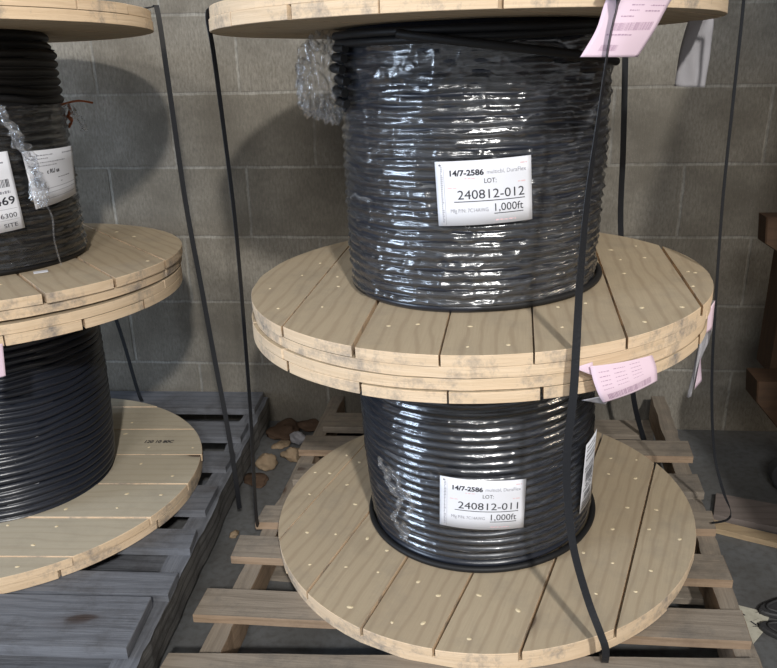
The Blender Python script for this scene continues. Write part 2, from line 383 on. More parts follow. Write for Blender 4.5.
def text_verts(body, bold=0.0):
    cu = bpy.data.curves.new('t', 'FONT'); cu.body = body; cu.size = 1; cu.offset = bold; cu.resolution_u = 3
    o = bpy.data.objects.new('t', cu); C.objects.link(o); dg = bpy.context.evaluated_depsgraph_get(); dg.update()
    me = bpy.data.meshes.new_from_object(o.evaluated_get(dg))
    v = [(p.co.x, p.co.y) for p in me.vertices]; f = [tuple(p.vertices) for p in me.polygons]
    bpy.data.objects.remove(o); bpy.data.curves.remove(cu); bpy.data.meshes.remove(me)
    return v, f
def print_text(mb, S, body, u0, u1, v0, h, mi=0, bold=0.0, eps=.0006):
    """v0 baseline, h capital height, fitted between u0 and u1"""
    v, f = text_verts(body, bold); x0 = min(p[0] for p in v); x1 = max(p[0] for p in v)
    i = len(mb.v)
    for p in v: mb.v.append(tuple(S(u0 + (p[0] - x0) / (x1 - x0) * (u1 - u0), v0 + p[1] / .7 * h, eps)))
    for q in f: mb.f.append(tuple(i + a for a in q)); mb.uv.append([(0, 0)] * len(q)); mb.m.append(mi); mb.smooth.append(False)
def print_rect(mb, S, u0, v0, u1, v1, mi=0, n=6, eps=.0005):
    i = len(mb.v)
    for k in range(n + 1):
        u = u0 + (u1 - u0) * k / n; mb.v.append(tuple(S(u, v0, eps))); mb.v.append(tuple(S(u, v1, eps)))
    for k in range(n): mb.f.append((i + 2 * k, i + 2 * k + 2, i + 2 * k + 3, i + 2 * k + 1)); mb.uv.append([(0, 0)] * 4); mb.m.append(mi); mb.smooth.append(False)
def squiggle(mb, S, u0, u1, v, h, mi, rng):
    u = u0
    while u < u1:
        w_ = rng.uniform(.012, .05); print_rect(mb, S, u, v, min(u + w_, u1), v + h * rng.uniform(.7, 1), mi, 1); u += w_ + .012
def barcode(mb, S, u0, u1, v0, v1, mi, n, rng, slope=0):
    for k in range(n):
        a = u0 + (u1 - u0) * k / n; print_rect(mb, S, a, v0 + slope * (a - u0), a + (u1 - u0) / n * rng.uniform(.3, .75), v1 + slope * (a - u0), mi, 1)

def label_on(parent, name, c, r, corners, lbl=None):
    """corners: angle (deg) and height for bottom-left, bottom-right, top-right, top-left; world centre c and radius r"""
    (a0, z0), (a1, z1), (a2, z2), (a3, z3) = corners
    def S(u, v, e=0):
        a = R((a0 * (1 - u) + a1 * u) * (1 - v) + (a3 * (1 - u) + a2 * u) * v)
        z = (z0 * (1 - u) + z1 * u) * (1 - v) + (z3 * (1 - u) + z2 * u) * v
        rr = r + e
        return Vector((c[0] + rr * math.cos(a), c[1] + rr * math.sin(a), z)) - parent.location
    mb = MB(); mb.grid(lambda u, v: S(u, v, 0), 20, 4)
    o = mb.build(name, 'paper', parent, solid=.0004)
    if lbl: o['label'] = lbl
    return o, S
def lot_label(parent, c, r, corners, lot, lbl):
    o, S = label_on(parent, 'lot_label', c, r, corners, lbl)
    T = lambda body, u0, u1, v0, h, mi=0, bold=0.0: print_text(p, S, body, u0, u1, v0, h, mi, bold)
    p = MB(); rng = random.Random(3)
    T('14/7-2586', .15, .50, .775, .085, 0, .035)
    T('multicbl, DuraFlex', .53, .94, .785, .065, 1)
    T('LOT:', .50, .625, .645, .072, 0)
    T(lot, .22, .915, .41, .14, 0)
    print_rect(p, S, .18, .365, .92, .378, 0, 10)
    T('Mfg P/N: 7C14AWG', .14, .53, .205, .06, 1)
    T('1,000ft', .60, .90, .20, .12, 0)
    print_rect(p, S, .59, .158, .90, .170, 0, 6)
    print_rect(p, S, .04, .93, .058, .955, 0, 1)
    squiggle(p, S, .30, .42, .72, .018, 2, rng); squiggle(p, S, .85, .93, .62, .02, 2, rng); squiggle(p, S, .12, .22, .58, .02, 2, rng); squiggle(p, S, .6, .82, .05, .02, 2, rng); squiggle(p, S, .88, .95, .90, .02, 2, rng)
    print_rect(p, S, .085, .02, .088, .96, 3, 1)
    for k in range(30): print_rect(p, S, .05, .06 + k * .03, .05 + rng.uniform(.01, .025), .075 + k * .03, 3, 1)
    # writing on the label
    p.build('label_print', ['ink', 'ink_soft', 'ink_red', 'ink_soft'], o)
    o.children[0].parent = o
    return o

def wad(parent, name, c, size, seed, mt='film_thick', amp=.5, lbl=None):
    mb = MB()
    def fn(u, v):
        th = 2 * math.pi * u; ph = math.pi * (v * .98 + .01)
        d = Vector((math.cos(th) * math.sin(ph), math.sin(th) * math.sin(ph), math.cos(ph)))
        f = 1 + amp * (noise.noise(d * 2 + Vector((seed, 0, 0))) + .7 * (1 - 2 * abs(noise.noise(d * 4 + Vector((0, seed, 0))))) - .5) + .30 * (.5 - abs(noise.noise(d * 5))) + .03 * noise.noise(d * 14)
        return Vector(c) - parent.location + Vector((d.x * size[0], d.y * size[1], d.z * size[2])) * f
    mb.grid(fn, 150, 90, closed=True, uvf=lambda u, v: (u * .6, v * .3))
    o = mb.build(name, mt, parent)
    if lbl: o['label'] = lbl
    return o
def strand(parent, name, pts, r, mt, seg=8, n=30, jit=0, lbl=None):
    P = []
    for k in range(n + 1):
        p = crom(pts, k / n)
        if jit: p = p + Vector((noise.noise(p * 60), noise.noise(p * 60 + Vector((5, 0, 0))), noise.noise(p * 60 + Vector((0, 5, 0))))) * jit
        P.append(p - (parent.location if parent else Vector()))
    rr = [r * (.8 + (.5 * noise.noise(Vector((k * .7, r * 99, 0))) if jit else 0)) for k in range(n + 1)]
    mb = MB(); mb.tube(P, rr, seg * (2 if jit else 1))
    if jit:
        q = []
        for v_ in mb.v:
            v_ = Vector(v_); g = Vector((noise.noise(v_ * 130), noise.noise(v_ * 130 + Vector((7, 0, 0))), noise.noise(v_ * 130 + Vector((0, 7, 0)))))
            k_, q_ = divmod(len(q), seg * 2); ax = P[k_]; pl = .62 + .38 * math.cos(3 * 2 * math.pi * q_ / (seg * 2) + k_ * .22)
            q.append(tuple(ax + (v_ - ax) * pl * 1.25 + g * r * .7))
        mb.v = q
    o = mb.build(name, mt, parent)
    if lbl: o['label'] = lbl
    return o

# ---- planes of the flange faces (x, y, z, slope in x, slope in y)
RB = (1.0656, -.706, .1680, .048, .010); RN = (1.040, -.682, .6195, .035, -.016); RM = (1.0435, -.679, .6985, .035, -.016); RT = (1.010, -.68, 1.1680, .013, -.0435)
LB = (-.0736, -.622, .1665, 0, -.028); LN = (-.078, -.600, .622, .006, -.050); LM = (-.078, -.585, .702, .008, -.054); LT = (-.075, -.604, 1.1759, .0123, -.0522)

def axis(pl, x, y): return (x, y, plane_z(pl, x, y), pl[3], pl[4])   # the same plane, centred on the cable's axis
RMw = axis(RM, 1.036, -.695); RTw = axis(RT, 1.035, -.70); LMw = axis(LM, -.078, -.595); LTw = axis(LT, -.078, -.60)
# lower right reel
reel = empty('cable_reel', (RB[0], RB[1], RB[2] - .04), 'wooden reel of black cable under the other, lot label ending 011, on the tan pallet', 'cable reel')
flange('flange', reel, *RB, 71, .088, -1, nails=92, seed=11)
flange('flange', reel, *RN, 88, .03, 1, nails=0, seed=12)
stamp = MB(); fl = reel.children[0]
print_text(stamp, lambda u, v, e=0: Vector((-.262 + .055 * u, .262 + .016 * v + .02 * u, .0016)), '120 10 80C', 0, 1, 0, .9, 0, .02)
stamp.build('stamped_print', 'ink', fl)
pr = lambda t, th: .2345 + .007 * math.sin(math.pi * t) + .004 * t
winding(reel, RB, RN, pr, 27, 'cable', 3.1, th_slant=1)
wrap(reel, RB, RN, pr, .06, .985, 27, 4.0, amp=.0012)
lot_label(reel, (1.055, -.70), .2545, [(-107.2, .276), (-70.6, .273), (-70.4, .380), (-107.2, .384)], '240812-011', 'white lot label printed 240812-011')
o, S = label_on(reel, 'side_label', (1.055, -.70), .2535, [(-36.5, .247), (-24, .258), (-22, .412), (-35, .402)], 'narrow white shipping label with barcodes')
p = MB(); rng = random.Random(5)
for v in (.92, .87, .80, .74, .62, .58, .30, .12, .08, .04): squiggle(p, S, .1, .85, v, .022, 0, rng)
for k in range(26): print_rect(p, S, .2, .40 + k * .006, .85, .40 + k * .006 + rng.uniform(.0015, .0045), 0, 2)
for k in range(16): print_rect(p, S, .2, .17 + k * .006, .8, .17 + k * .006 + rng.uniform(.0015, .0045), 0, 2)
print_text(p, S, '633', .25, .85, .34, .045, 0, .02)
p.build('label_print', 'ink', o)
strand(reel, 'wrap_tail', [(.872, -.925, .378), (.895, -.94, .344), (.903, -.955, .318), (.888, -.955, .291), (.900, -.96, .272), (.915, -.962, .252), (.909, -.958, .288)], .0055, 'film_thick', 10, 60, .010, 'twisted tail of clear film')
strand(reel, 'wrap_tail', [(.86, -.915, .40), (.90, -.945, .36), (.93, -.96, .33), (.915, -.96, .30)], .006, 'film_thick', 8, 40, .012)
strand(reel, 'loose_turn', [(RB[0] + .2435 * math.cos(R(a)), RB[1] + .006 + .2435 * math.sin(R(a)), plane_z(RB, RB[0] + .243 * math.cos(R(a)), RB[1] + .243 * math.sin(R(a))) + .0085) for a in range(-200, 21, 10)], .0082, 'cable_dull', 10, 120)

# upper right reel
reel = empty('cable_reel', (RM[0], RM[1], RM[2] - .04), 'wooden reel of film-wrapped black cable stacked on top, lot label ending 012', 'cable reel')
flange('flange', reel, *RM, 86, .032, -1, nails=55, seed=21)
flange('flange', reel, *RT, 60, .02, 1, nails=0, seed=22)
pr = lambda t, th: .2365 + .004 * math.sin(math.pi * t) + .004 * t
winding(reel, RMw, RTw, pr, 28, 'cable', 8.2, wob=.0036)
def hole(th, t):
    a = math.degrees(th) % 360; a = a - 360 if a > 180 else a
    n_ = noise.noise(Vector((a * .25, t * 40, 3))) * 5
    return t > .955 or (-175 < a < -153 + n_ and .70 < t < .90)
wrap(reel, RMw, RTw, pr, .03, .985, 28, 9.0, hole=hole, amp=.0034)
lot_label(reel, (1.035, -.70), .2500, [(-103.6, .860), (-67.6, .869), (-69.3, .974), (-105.3, .965)], '240812-012', 'white lot label printed 240812-012')
wad(reel, 'wrap_bunch', (.765, -.76, 1.084), (.042, .045, .068), 4, amp=.32, lbl='crumpled bunch of clear film')
strand(reel, 'loose_turn', [(RM[0] + .243 * math.cos(R(a)), RM[1] - .004 + .243 * math.sin(R(a)), plane_z(RM, RM[0] + .243 * math.cos(R(a)), RM[1] + .243 * math.sin(R(a))) + .0085) for a in range(-200, 21, 10)], .0082, 'cable_dull', 10, 120)
def ring(a0, a1, z0, z1, r=.252, sag=0):
    n = 20; return [(1.034 + r * math.cos(R(a0 + (a1 - a0) * k / n)), -.715 + r * math.sin(R(a0 + (a1 - a0) * k / n)), z0 + (z1 - z0) * k / n - sag * math.sin(math.pi * k / n)) for k in range(n + 1)]
for k, (zz, rr) in enumerate(((1.048, .250), (1.066, .253), (1.085, .249), (1.104, .256), (1.122, .252), (1.138, .249))):
    strand(reel, 'loose_cable', ring(-215, -151, zz, zz, rr), .0088, 'cable_dull', 10, 30)
strand(reel, 'loose_cable', ring(-175, -10, 1.156, 1.168, .250, -.004), .0085, 'cable_dull', 10, 90)
strand(reel, 'loose_cable', ring(-165, -12, 1.145, 1.164, .247), .0085, 'cable_dull', 10, 90)
strand(reel, 'loose_cable', ring(-118, -28, 1.160, 1.110, .260), .0085, 'cable_dull', 10, 70, lbl='loose black cable end crossing the top turns')

# lower left reel
reel = empty('cable_reel', (LB[0], LB[1], LB[2] - .04), 'wooden reel of black cable on the weathered grey pallet, under the other left reel', 'cable reel')
flange('flange', reel, *LB, 3, -.052, -1, 'pine_pale', pitch=.146, gap=.0045, nails=70, seed=31)
flange('flange', reel, *LN, 130, .03, 1, nails=0, seed=32)
stamp = MB(); fl = reel.children[0]
print_text(stamp, lambda u, v, e=0: Vector((.265 + .075 * u, .168 + .016 * v + .005 * u, .0016)), '120 10 80C', 0, 1, 0, .9, 0, .02)
stamp.build('stamped_print', 'ink', fl)
pr = lambda t, th: .236 + .010 * math.sin(math.pi * t) ** .7 + .002 * t
winding(reel, LB, LN, pr, 28, 'cable', 5.5, wob=.0016, th_slant=-1)

# upper left reel
reel = empty('cable_reel', (LM[0], LM[1], LM[2] - .04), 'wooden reel of black cable stacked top left, two white labels under loose film', 'cable reel')
flange('flange', reel, *LM, 131, -.033, -1, nails=20, seed=41)
flange('flange', reel, *LT, 70, .02, 1, nails=0, seed=42)
pr = lambda t, th: .238 + (.006 if t > .70 else 0) - (.010 if t > .93 else 0)
winding(reel, LMw, LTw, pr, 27, 'cable_dull', 1.7, wob=.004)
prw = lambda t, th: .2385
wrap(reel, LMw, LTw, prw, .03, .70, 27, 6.0, amp=.0029)
o, S = label_on(reel, 'maker_label', (-.078, -.60), .2495, [(-24.5, .838), (9, .844), (14.5, .944), (-26.5, .955)], 'white label with small print and a black approval mark')
p = MB(); rng = random.Random(8)
for v, a, b in ((.90, .08, .45), (.90, .65, .95), (.84, .1, .35), (.77, .08, .7), (.71, .08, .5), (.46, .5, .8), (.38, .1, .15), (.38, .55, .6)): squiggle(p, S, a, b, v, .02, 1, rng)
for v in (.30, .22, .12): print_rect(p, S, .06, v, .96, v + .008, 1, 8)
print_text(p, S, 'c RU us', .30, .54, .57, .075, 0, .03)
p.build('label_print', ['ink', 'ink_soft'], o)
o, S = label_on(reel, 'shipping_label', (-.078, -.60), .262, [(-60, .804), (-33, .810), (-34.5, .962), (-62, .958)], 'white shipping label ending 469')
p = MB()
barcode(p, S, .45, .92, .56, .66, 0, 22, rng); print_text(p, S, '240469', .30, .94, .34, .10, 0, .015)
print_text(p, S, '6300', .66, .92, .17, .06, 0); print_text(p, S, 'SITE', .68, .90, .05, .05, 0); print_rect(p, S, .2, .28, .95, .284, 1, 4); print_rect(p, S, .2, .14, .95, .144, 1, 4)
squiggle(p, S, .5, .9, .48, .035, 1, rng); squiggle(p, S, .5, .9, .86, .02, 1, rng)
p.build('label_print', ['ink', 'ink_soft'], o)
strand(reel, 'wrap_tail', [(.19, -.88, 1.075), (.208, -.872, 1.045), (.228, -.865, 1.0), (.240, -.855, .955), (.246, -.85, .91)], .0105, 'film_thick', 12, 60, .012, 'rope of twisted clear film')
wad(reel, 'wrap_bunch', (.243, -.85, .900), (.014, .012, .022), 7)
strand(reel, 'film_string', [(.240, -.835, .885), (.248, -.828, .85), (.240, -.82, .804), (.237, -.805, .750)], .0018, 'film_thick', 6, 40)
strand(reel, 'orange_cord', [(.100, -.50, 1.022), (.139, -.50, 1.028), (.152, -.45, 1.031), (.172, -.42, 1.024)], .0028, 'orange', 8, 30)
strand(reel, 'orange_tie', [(.134, -.465, 1.026), (.138, -.465, 1.010), (.131, -.463, 1.0), (.135, -.465, .985), (.130, -.465, .972)], .0042, 'orange', 8, 30, .003)
strand(reel, 'wrap_tail', [(.05, -.80, 1.055), (.12, -.53, 1.040), (.146, -.49, 1.016), (.153, -.47, .990), (.163, -.46, .972)], .0085, 'film_thick', 8, 70, .010)

# ---------------------------------------------------------------- pallets
def pallet(name, label, plane, ang, boards, stringers, bottom, thick, mats, label_x=None, chamfer=True):
    root = empty(name, (plane[0], plane[1], plane[2] - thick), label, 'pallet')
    A = R(ang); ca, sa = math.cos(A), math.sin(A)
    def fn(a, c, z):  # local u, v, height above the pallet top plane
        x, y = ca * a - sa * c, sa * a + ca * c
        return (x, y, thick + z + plane[3] * x + plane[4] * y)
    for bd in boards:
        (u0, u1, va, vb, sk, z, t, mt) = bd
        pts = [(u0 + rnd(-.004, .004), va), (u1 + rnd(-.004, .004), va + sk), (u1 + rnd(-.004, .004), vb + sk), (u0 + rnd(-.004, .004), vb)]
        n = 10; q = []
        for k in range(n): s_ = k / n; q.append((pts[0][0] + (pts[1][0] - pts[0][0]) * s_, pts[0][1] + (pts[1][1] - pts[0][1]) * s_ + rnd(-.0012, .0012)))
        q.append(pts[1])
        for k in range(n): s_ = k / n; q.append((pts[2][0] + (pts[3][0] - pts[2][0]) * s_, pts[2][1] + (pts[3][1] - pts[2][1]) * s_ + rnd(-.0012, .0012)))
        q.append(pts[3])
        mb = MB(); mb.prism(q, z - t, z, fn, (rnd(0, 30), rnd(0, 30)), 0, 1, bev=.0012)
        mb.build('deck_board', [mats[mt], mats[mt + 1]], root)
    for (u0, u1, v0, v1) in stringers:
        n = 40; q = []
        for k in range(n + 1): q.append((u1 + rnd(-.0025, .0025), v0 + (v1 - v0) * k / n))
        for k in range(n + 1): q.append((u0 + rnd(-.0025, .0025), v1 + (v0 - v1) * k / n))
        mb = MB()
        # boards run in v: swap the axes so that the grain follows the stringer
        mb.prism([(c, -a) for a, c in q], -thick + .016, -.0185, lambda c, a, z: fn(-a, c, z), (rnd(0, 30), rnd(0, 30)), 2 - 2, 1, bev=.0015)
        mb.build('stringer', [mats[2], mats[3]], root)
    for (u0, u1, va, vb) in bottom:
        mb = MB(); mb.prism([(u0, va), (u1, va), (u1, vb), (u0, vb)], -thick, -thick + .016, fn, (rnd(0, 30), rnd(0, 30)), 0, 1, bev=.001)
        mb.build('bottom_board', [mats[0], mats[1]], root)
    return root
random.seed(3)
T_ = .019
pallet('pallet', 'tan weathered wooden pallet under the stack of two reels at centre', (1.066, -.65, .128, .045, .008), -4.5,
    [(-.545, .50, -.640, -.515, .085, 0, .024, 0), (-.542, .50, -.412, -.333, .022, 0, T_, 2), (-.53, .502, -.228, -.150, .004, 0, T_, 2),
     (-.515, .511, -.100, -.030, .045, 0, T_, 2), (-.48, .513, .088, .168, 0, 0, T_, 0), (-.50, .519, .238, .318, .014, 0, T_, 2),
     (-.47, -.28, .37, .46, 0, 0, T_, 0)],
    [(-.495, -.457, -.60, .61), (-.02, .02, -.60, .61), (.470, .508, -.60, .635)],
    [(-.50, .50, -.59, -.49), (-.50, .50, -.17, -.09), (-.5, .47, .53, .62)], .108, ['tan', 'tan', 'tan', 'taned'])
pallet('pallet', 'weathered blue-grey wooden pallet under the left stack of reels', (-.0736, -.60, .1265, 0, -.025), 1.5,
    [(-.53, .488, -.585, -.445, 0, .012, .024, 0), (-.53, .508, -.420, -.352, 0, 0, T_, 0), (-.53, .505, -.268, -.194, 0, 0, T_, 0), (-.53, .500, -.118, -.004, 0, 0, T_, 0),
     (-.53, .497, .090, .172, 0, 0, T_, 0), (-.53, .498, .255, .348, 0, 0, T_, 0), (-.53, .495, .438, .566, 0, 0, T_, 0)],
    [(-.52, -.478, -.61, .57), (-.02, .02, -.61, .57), (.458, .509, -.62, .57)],
    [(-.50, .45, -.59, -.45), (-.50, .45, -.26, -.16), (-.50, .45, .10, .18), (-.5, .45, .45, .55)], .112, ['grey', 'grey', 'grey', 'grey_rough'])

# ---------------------------------------------------------------- strapping
def ribbon(name, pts, widths, dirs, label, group=None):
    """pts: centre line; widths and width directions at the same points; a strap 0.8 mm thick"""
    n = (len(pts) - 1) * 8; mb = MB(); rows = []
    for k in range(n + 1):
        t = k / n; x = t * (len(pts) - 1); i = min(int(x), len(pts) - 2); f = x - i
        p = crom(pts, t); wd = widths[i] * (1 - f) + widths[i + 1] * f
        d = (Vector(dirs[i]) * (1 - f) + Vector(dirs[i + 1]) * f).normalized()
        tan = (crom(pts, min(t + .01, 1)) - crom(pts, max(t - .01, 0))).normalized(); d = (d - tan * d.dot(tan)).normalized()
        nn = tan.cross(d) * .0005
        rows.append([p - d * wd / 2 - nn, p + d * wd / 2 - nn, p + d * wd / 2 + nn, p - d * wd / 2 + nn])
    for r_ in rows: mb.v += [tuple(q) for q in r_]
    for k in range(n):
        for q in range(4):
            q2 = (q + 1) % 4; mb.f.append((4 * k + q, 4 * k + q2, 4 * k + 4 + q2, 4 * k + 4 + q)); mb.uv.append([(0, 0)] * 4); mb.m.append(0); mb.smooth.append(False)
    return tag(mb.build(name, 'strap'), label, 'strap', group)
X = (1, 0, 0); Y = (0, 1, 0)
front = [(1.209, -1.06, 1.213), (1.209, -1.114, 1.212), (1.208, -1.118, 1.189), (1.203, -1.119, 1.160), (1.199, -1.12, 1.123), (1.193, -1.12, 1.034), (1.187, -1.12, .939), (1.184, -1.125, .824),
         (1.184, -1.133, .726), (1.184, -1.137, .645), (1.181, -1.135, .547), (1.188, -1.133, .457), (1.202, -1.14, .37), (1.229, -1.15, .28), (1.252, -1.163, .222), (1.262, -1.165, .192), (1.266, -1.150, .150), (1.272, -1.10, .128)]
tw = (.35, .94, 0)
ribbon('strap', [(1.392, -.28, 1.189)] + front, [.0125] * 19, [X, X, X, tw, tw, tw, (.5, .86, 0), (.7, .7, 0), (.85, .5, 0), (.97, .2, 0), X, X, X, (.98, .2, 0), (.98, .2, 0), (.98, .2, .1), X, X, X],
       'black strap hanging down in front of the centre stack over both its reels')
ribbon('strap', [(1.375, -.30, 1.182), (1.380, -.27, 1.170), (1.389, -.262, 1.091), (1.406, -.24, .883), (1.425, -.205, .667), (1.475, -.19, .372), (1.506, -.18, .183), (1.551, -.16, .047)], [.014] * 8, [X] * 8,
       'thick black strap behind the centre stack, right of its upper cable')
ribbon('strap', [(.62, -.78, 1.212), (.580, -.79, 1.208), (.571, -.79, 1.190), (.574, -.785, 1.139), (.564, -.73, .995), (.567, -.72, .799), (.565, -.72, .541), (.562, -.72, .376), (.554, -.72, .132), (.555, -.70, .09)], [.0105] * 10, [(.45, .9, 0)] * 10,
       'thin black strap hanging from the left edge of the highest centre flange')
ribbon('strap', [(1.440, -.75, 1.222), (1.478, -.745, 1.218), (1.485, -.74, 1.193), (1.489, -.74, 1.038), (1.497, -.73, .859), (1.512, -.72, .66), (1.529, -.71, .485), (1.553, -.71, .323), (1.580, -.72, .232), (1.603, -.72, .180), (1.594, -.73, .164), (1.562, -.735, .158)], [.0065] * 12, [(.9, .4, 0)] * 9 + [(.1, 1, 0)] * 3,
       'thin slack black strap right of the centre stack, bent in at the pallet')
ribbon('strap', [(.30, -.45, 1.212), (.352, -.455, 1.222), (.364, -.46, 1.210), (.373, -.47, 1.074), (.392, -.50, .816), (.413, -.52, .633), (.436, -.55, .470), (.469, -.60, .285), (.482, -.62, .161), (.484, -.62, .08)], [.0115] * 10, [(.75, .66, 0)] * 10,
       'black strap down the right side of the left stack, against its top flange')
ribbon('strap', [(-.03, -.15, .60), (.014, -.13, .382), (.045, -.13, .169), (.055, -.13, .125)], [.011] * 4, [X] * 4,
       'short slanting black strap behind the lower left reel')

# ---------------------------------------------------------------- papers
def sheet(name, Lp, Rp, mt, label, cat='tag', bulge=0, parent=None, n=(14, 18), wav=.0, group=None):
    """u across from left edge to right edge, v up from the bottom; edges listed from the top"""
    def P(u, v):
        a = crom(Lp, 1 - v); b = crom(Rp, 1 - v); p = a.lerp(b, u)
        nn = (b - a).cross(Vector((0, 0, 1))).normalized()
        p = p + nn * (bulge * math.sin(math.pi * u) + wav * noise.noise(Vector((u * 3, v * 3, len(Lp)))))
        return p
    def S(u, v, e=0):
        p = P(u, v); du = P(min(u + .01, 1), v) - P(max(u - .01, 0), v); dv = P(u, min(v + .01, 1)) - P(u, max(v - .01, 0))
        nn = du.cross(dv).normalized(); return p + nn * e
    mb = MB(); mb.grid(P, n[0], n[1]); o = mb.build(name, mt, parent, solid=.0004)
    if parent is None: tag(o, label, cat, group)
    elif label: o['label'] = label
    return o, S
o, S = sheet('paper_tag', [(1.201, -1.098, 1.211), (1.194, -1.100, 1.190), (1.185, -1.106, 1.160), (1.166, -1.112, 1.127)], [(1.296, -1.070, 1.209), (1.282, -1.075, 1.189), (1.265, -1.085, 1.158), (1.245, -1.090, 1.125)],
    'pink', 'pink paper tag with barcode at the top, hanging from the highest flange', bulge=.006)
p = MB(); rng = random.Random(21)
barcode(p, S, .22, .90, .32, .42, 0, 34, rng, .03); squiggle(p, S, .2, .62, .27, .018, 0, rng)
for v, a, b in ((.66, .4, .6), (.65, .7, .95), (.58, .4, .55), (.57, .65, .9), (.50, .3, .5)): squiggle(p, S, a, b, v, .02, 1, rng)
barcode(p, S, .22, .50, .10, .17, 0, 16, rng)
p.build('tag_print', ['ink_pink', 'ink_pink'], o)
o, S = sheet('paper_tag', [(1.207, -1.128, .690), (1.213, -1.133, .668), (1.222, -1.135, .646), (1.231, -1.128, .630)], [(1.307, -1.085, .692), (1.312, -1.089, .680), (1.315, -1.092, .668), (1.317, -1.092, .652)],
    'pink', 'pink paper tag with barcode stapled on the rim between the two centre reels', bulge=.005)
p = MB()
barcode(p, S, .12, .88, .10, .28, 0, 36, rng)
for k in range(5):
    for a, b in ((.1, .25), (.32, .5), (.58, .75)): squiggle(p, S, a, b, .80 - k * .10 + (a * .1), .02, 0, rng)
p.build('tag_print', ['ink_pink'], o)
sheet('folded_corner', [(1.186, -1.126, .687), (1.188, -1.126, .684)], [(1.212, -1.118, .693), (1.216, -1.124, .672)], 'pink', None, parent=o, n=(4, 4))
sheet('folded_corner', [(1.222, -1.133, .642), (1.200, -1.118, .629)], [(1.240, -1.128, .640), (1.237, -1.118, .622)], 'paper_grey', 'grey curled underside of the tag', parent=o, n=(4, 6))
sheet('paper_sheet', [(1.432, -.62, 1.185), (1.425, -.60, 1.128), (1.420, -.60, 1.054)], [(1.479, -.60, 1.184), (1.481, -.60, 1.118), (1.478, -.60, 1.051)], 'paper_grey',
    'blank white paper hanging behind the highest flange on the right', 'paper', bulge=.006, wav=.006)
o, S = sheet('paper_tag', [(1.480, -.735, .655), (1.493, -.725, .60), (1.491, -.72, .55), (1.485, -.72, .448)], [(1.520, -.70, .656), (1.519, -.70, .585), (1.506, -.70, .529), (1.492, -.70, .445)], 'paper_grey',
    'long twisted grey and pink paper tag on the right edge of the middle rims', bulge=-.003, wav=.01)
sheet('folded_corner', [(1.499, -.715, .535), (1.496, -.712, .463)], [(1.502, -.705, .535), (1.511, -.705, .480)], 'pink', 'pink flap of the tag', parent=o, n=(4, 6))
sheet('folded_corner', [(1.486, -.742, .632), (1.490, -.742, .595)], [(1.510, -.722, .660), (1.512, -.722, .600)], 'pink', 'pink upper side of the tag', parent=o, n=(4, 6))
sheet('paper_tag', [(.147, -.995, .650), (.137, -.995, .581)], [(.193, -.975, .652), (.186, -.975, .588)], 'pink', 'pink paper tag at the left image edge on the rim below the upper left reel')
mb = MB(); mb.prism([(-.014, -.011), (.014, -.008), (.013, .011), (-.015, .009)], .0008, .0018, lambda a, c, z: (a, c, z), (0, 0), 0, 0)
st = tag(mb.build('paper_scrap', 'paper'), 'small white paper scrap lying on the flange of the upper left reel', 'paper'); st.location = (.150, -.729, plane_z(LM, .150, -.729) + .0004); st.rotation_euler = (-.054, 0, .5)

# ---------------------------------------------------------------- rack on the right
root = empty('wooden_rack', (1.80, -.38, 0), 'red-brown wooden rack standing at the right edge of the picture by the wall', 'rack')
def box(name, x0, x1, y0, y1, z0, z1, mt, parent, rot=0, piv=None, ev=.003):
    o0 = parent.location; mb = MB()
    vert = (z1 - z0) > max(x1 - x0, y1 - y0)
    if vert: mb.prism([(z0, y0), (z1, y0), (z1, y1), (z0, y1)], x0, x1, lambda a, c, z: (z - o0.x, c - o0.y, a - o0.z), (rnd(0, 9), rnd(0, 9)), 0, 0, bev=ev)
    else: mb.prism([(x0, y0), (x1, y0), (x1, y1), (x0, y1)], z0, z1, lambda a, c, z: (a - o0.x, c - o0.y, z - o0.z), (rnd(0, 9), rnd(0, 9)), 0, 0, bev=ev)
    return mb.build(name, mt, parent)
def beam(name, prof, y0, y1, mt, parent):
    """prof: outline in x, z, carried from y0 to y1"""
    o0 = parent.location; mb = MB(); mb.prism([(a, c) for a, c in prof], y0, y1, lambda a, c, z: (a - o0.x, z - o0.y, c - o0.z), (rnd(0, 9), rnd(0, 9)), 0, 0, bev=.003)
    return mb.build(name, mt, parent)
box('post', 1.790, 1.89, -.345, -.255, .34, 2.3, 'brown', root)
box('post', 2.75, 2.86, -.34, -.24, .10, 2.3, 'brown', root)
beam('shelf_beam', [(1.706, .752), (1.712, .690), (1.775, .650), (2.86, .650), (2.86, .752)], -.40, -.346, 'brown', root)
beam('shelf_beam', [(1.732, .358), (1.738, .300), (1.825, .200), (2.86, .200), (2.86, .335), (1.75, .358)], -.43, -.346, 'brown', root)
box('shelf_board', 1.84, 2.86, -1.5, -.432, .31, .33, 'brown', root)
box('shelf_board', 1.84, 2.86, -1.5, -.402, .70, .72, 'brown', root)
box('shelf_board', 1.70, 2.86, -1.5, -.24, 1.42, 1.45, 'brown', root)
box('post', 1.87, 1.96, -1.49, -1.41, .02, 1.42, 'brown', root)
box('post', 2.76, 2.85, -1.49, -1.41, .02, 1.42, 'brown', root)
for (x, y) in ((1.885, -.33), (2.8, -.33)):
    box('caster_fork', x - .012, x + .012, y - .036, y - .024, .05, .206, 'rubber', root, ev=.001)
    mb = MB(); mb.prism([(x + .045 * math.cos(k * math.pi / 12) - 1.8, .05 + .048 * math.sin(k * math.pi / 12)) for k in range(24)], y - .02, y + .02, lambda a, c, z: (a, z + .38, c), (0, 0), 0, 0, bev=.004)
    mb.build('caster_wheel', 'rubber', root)
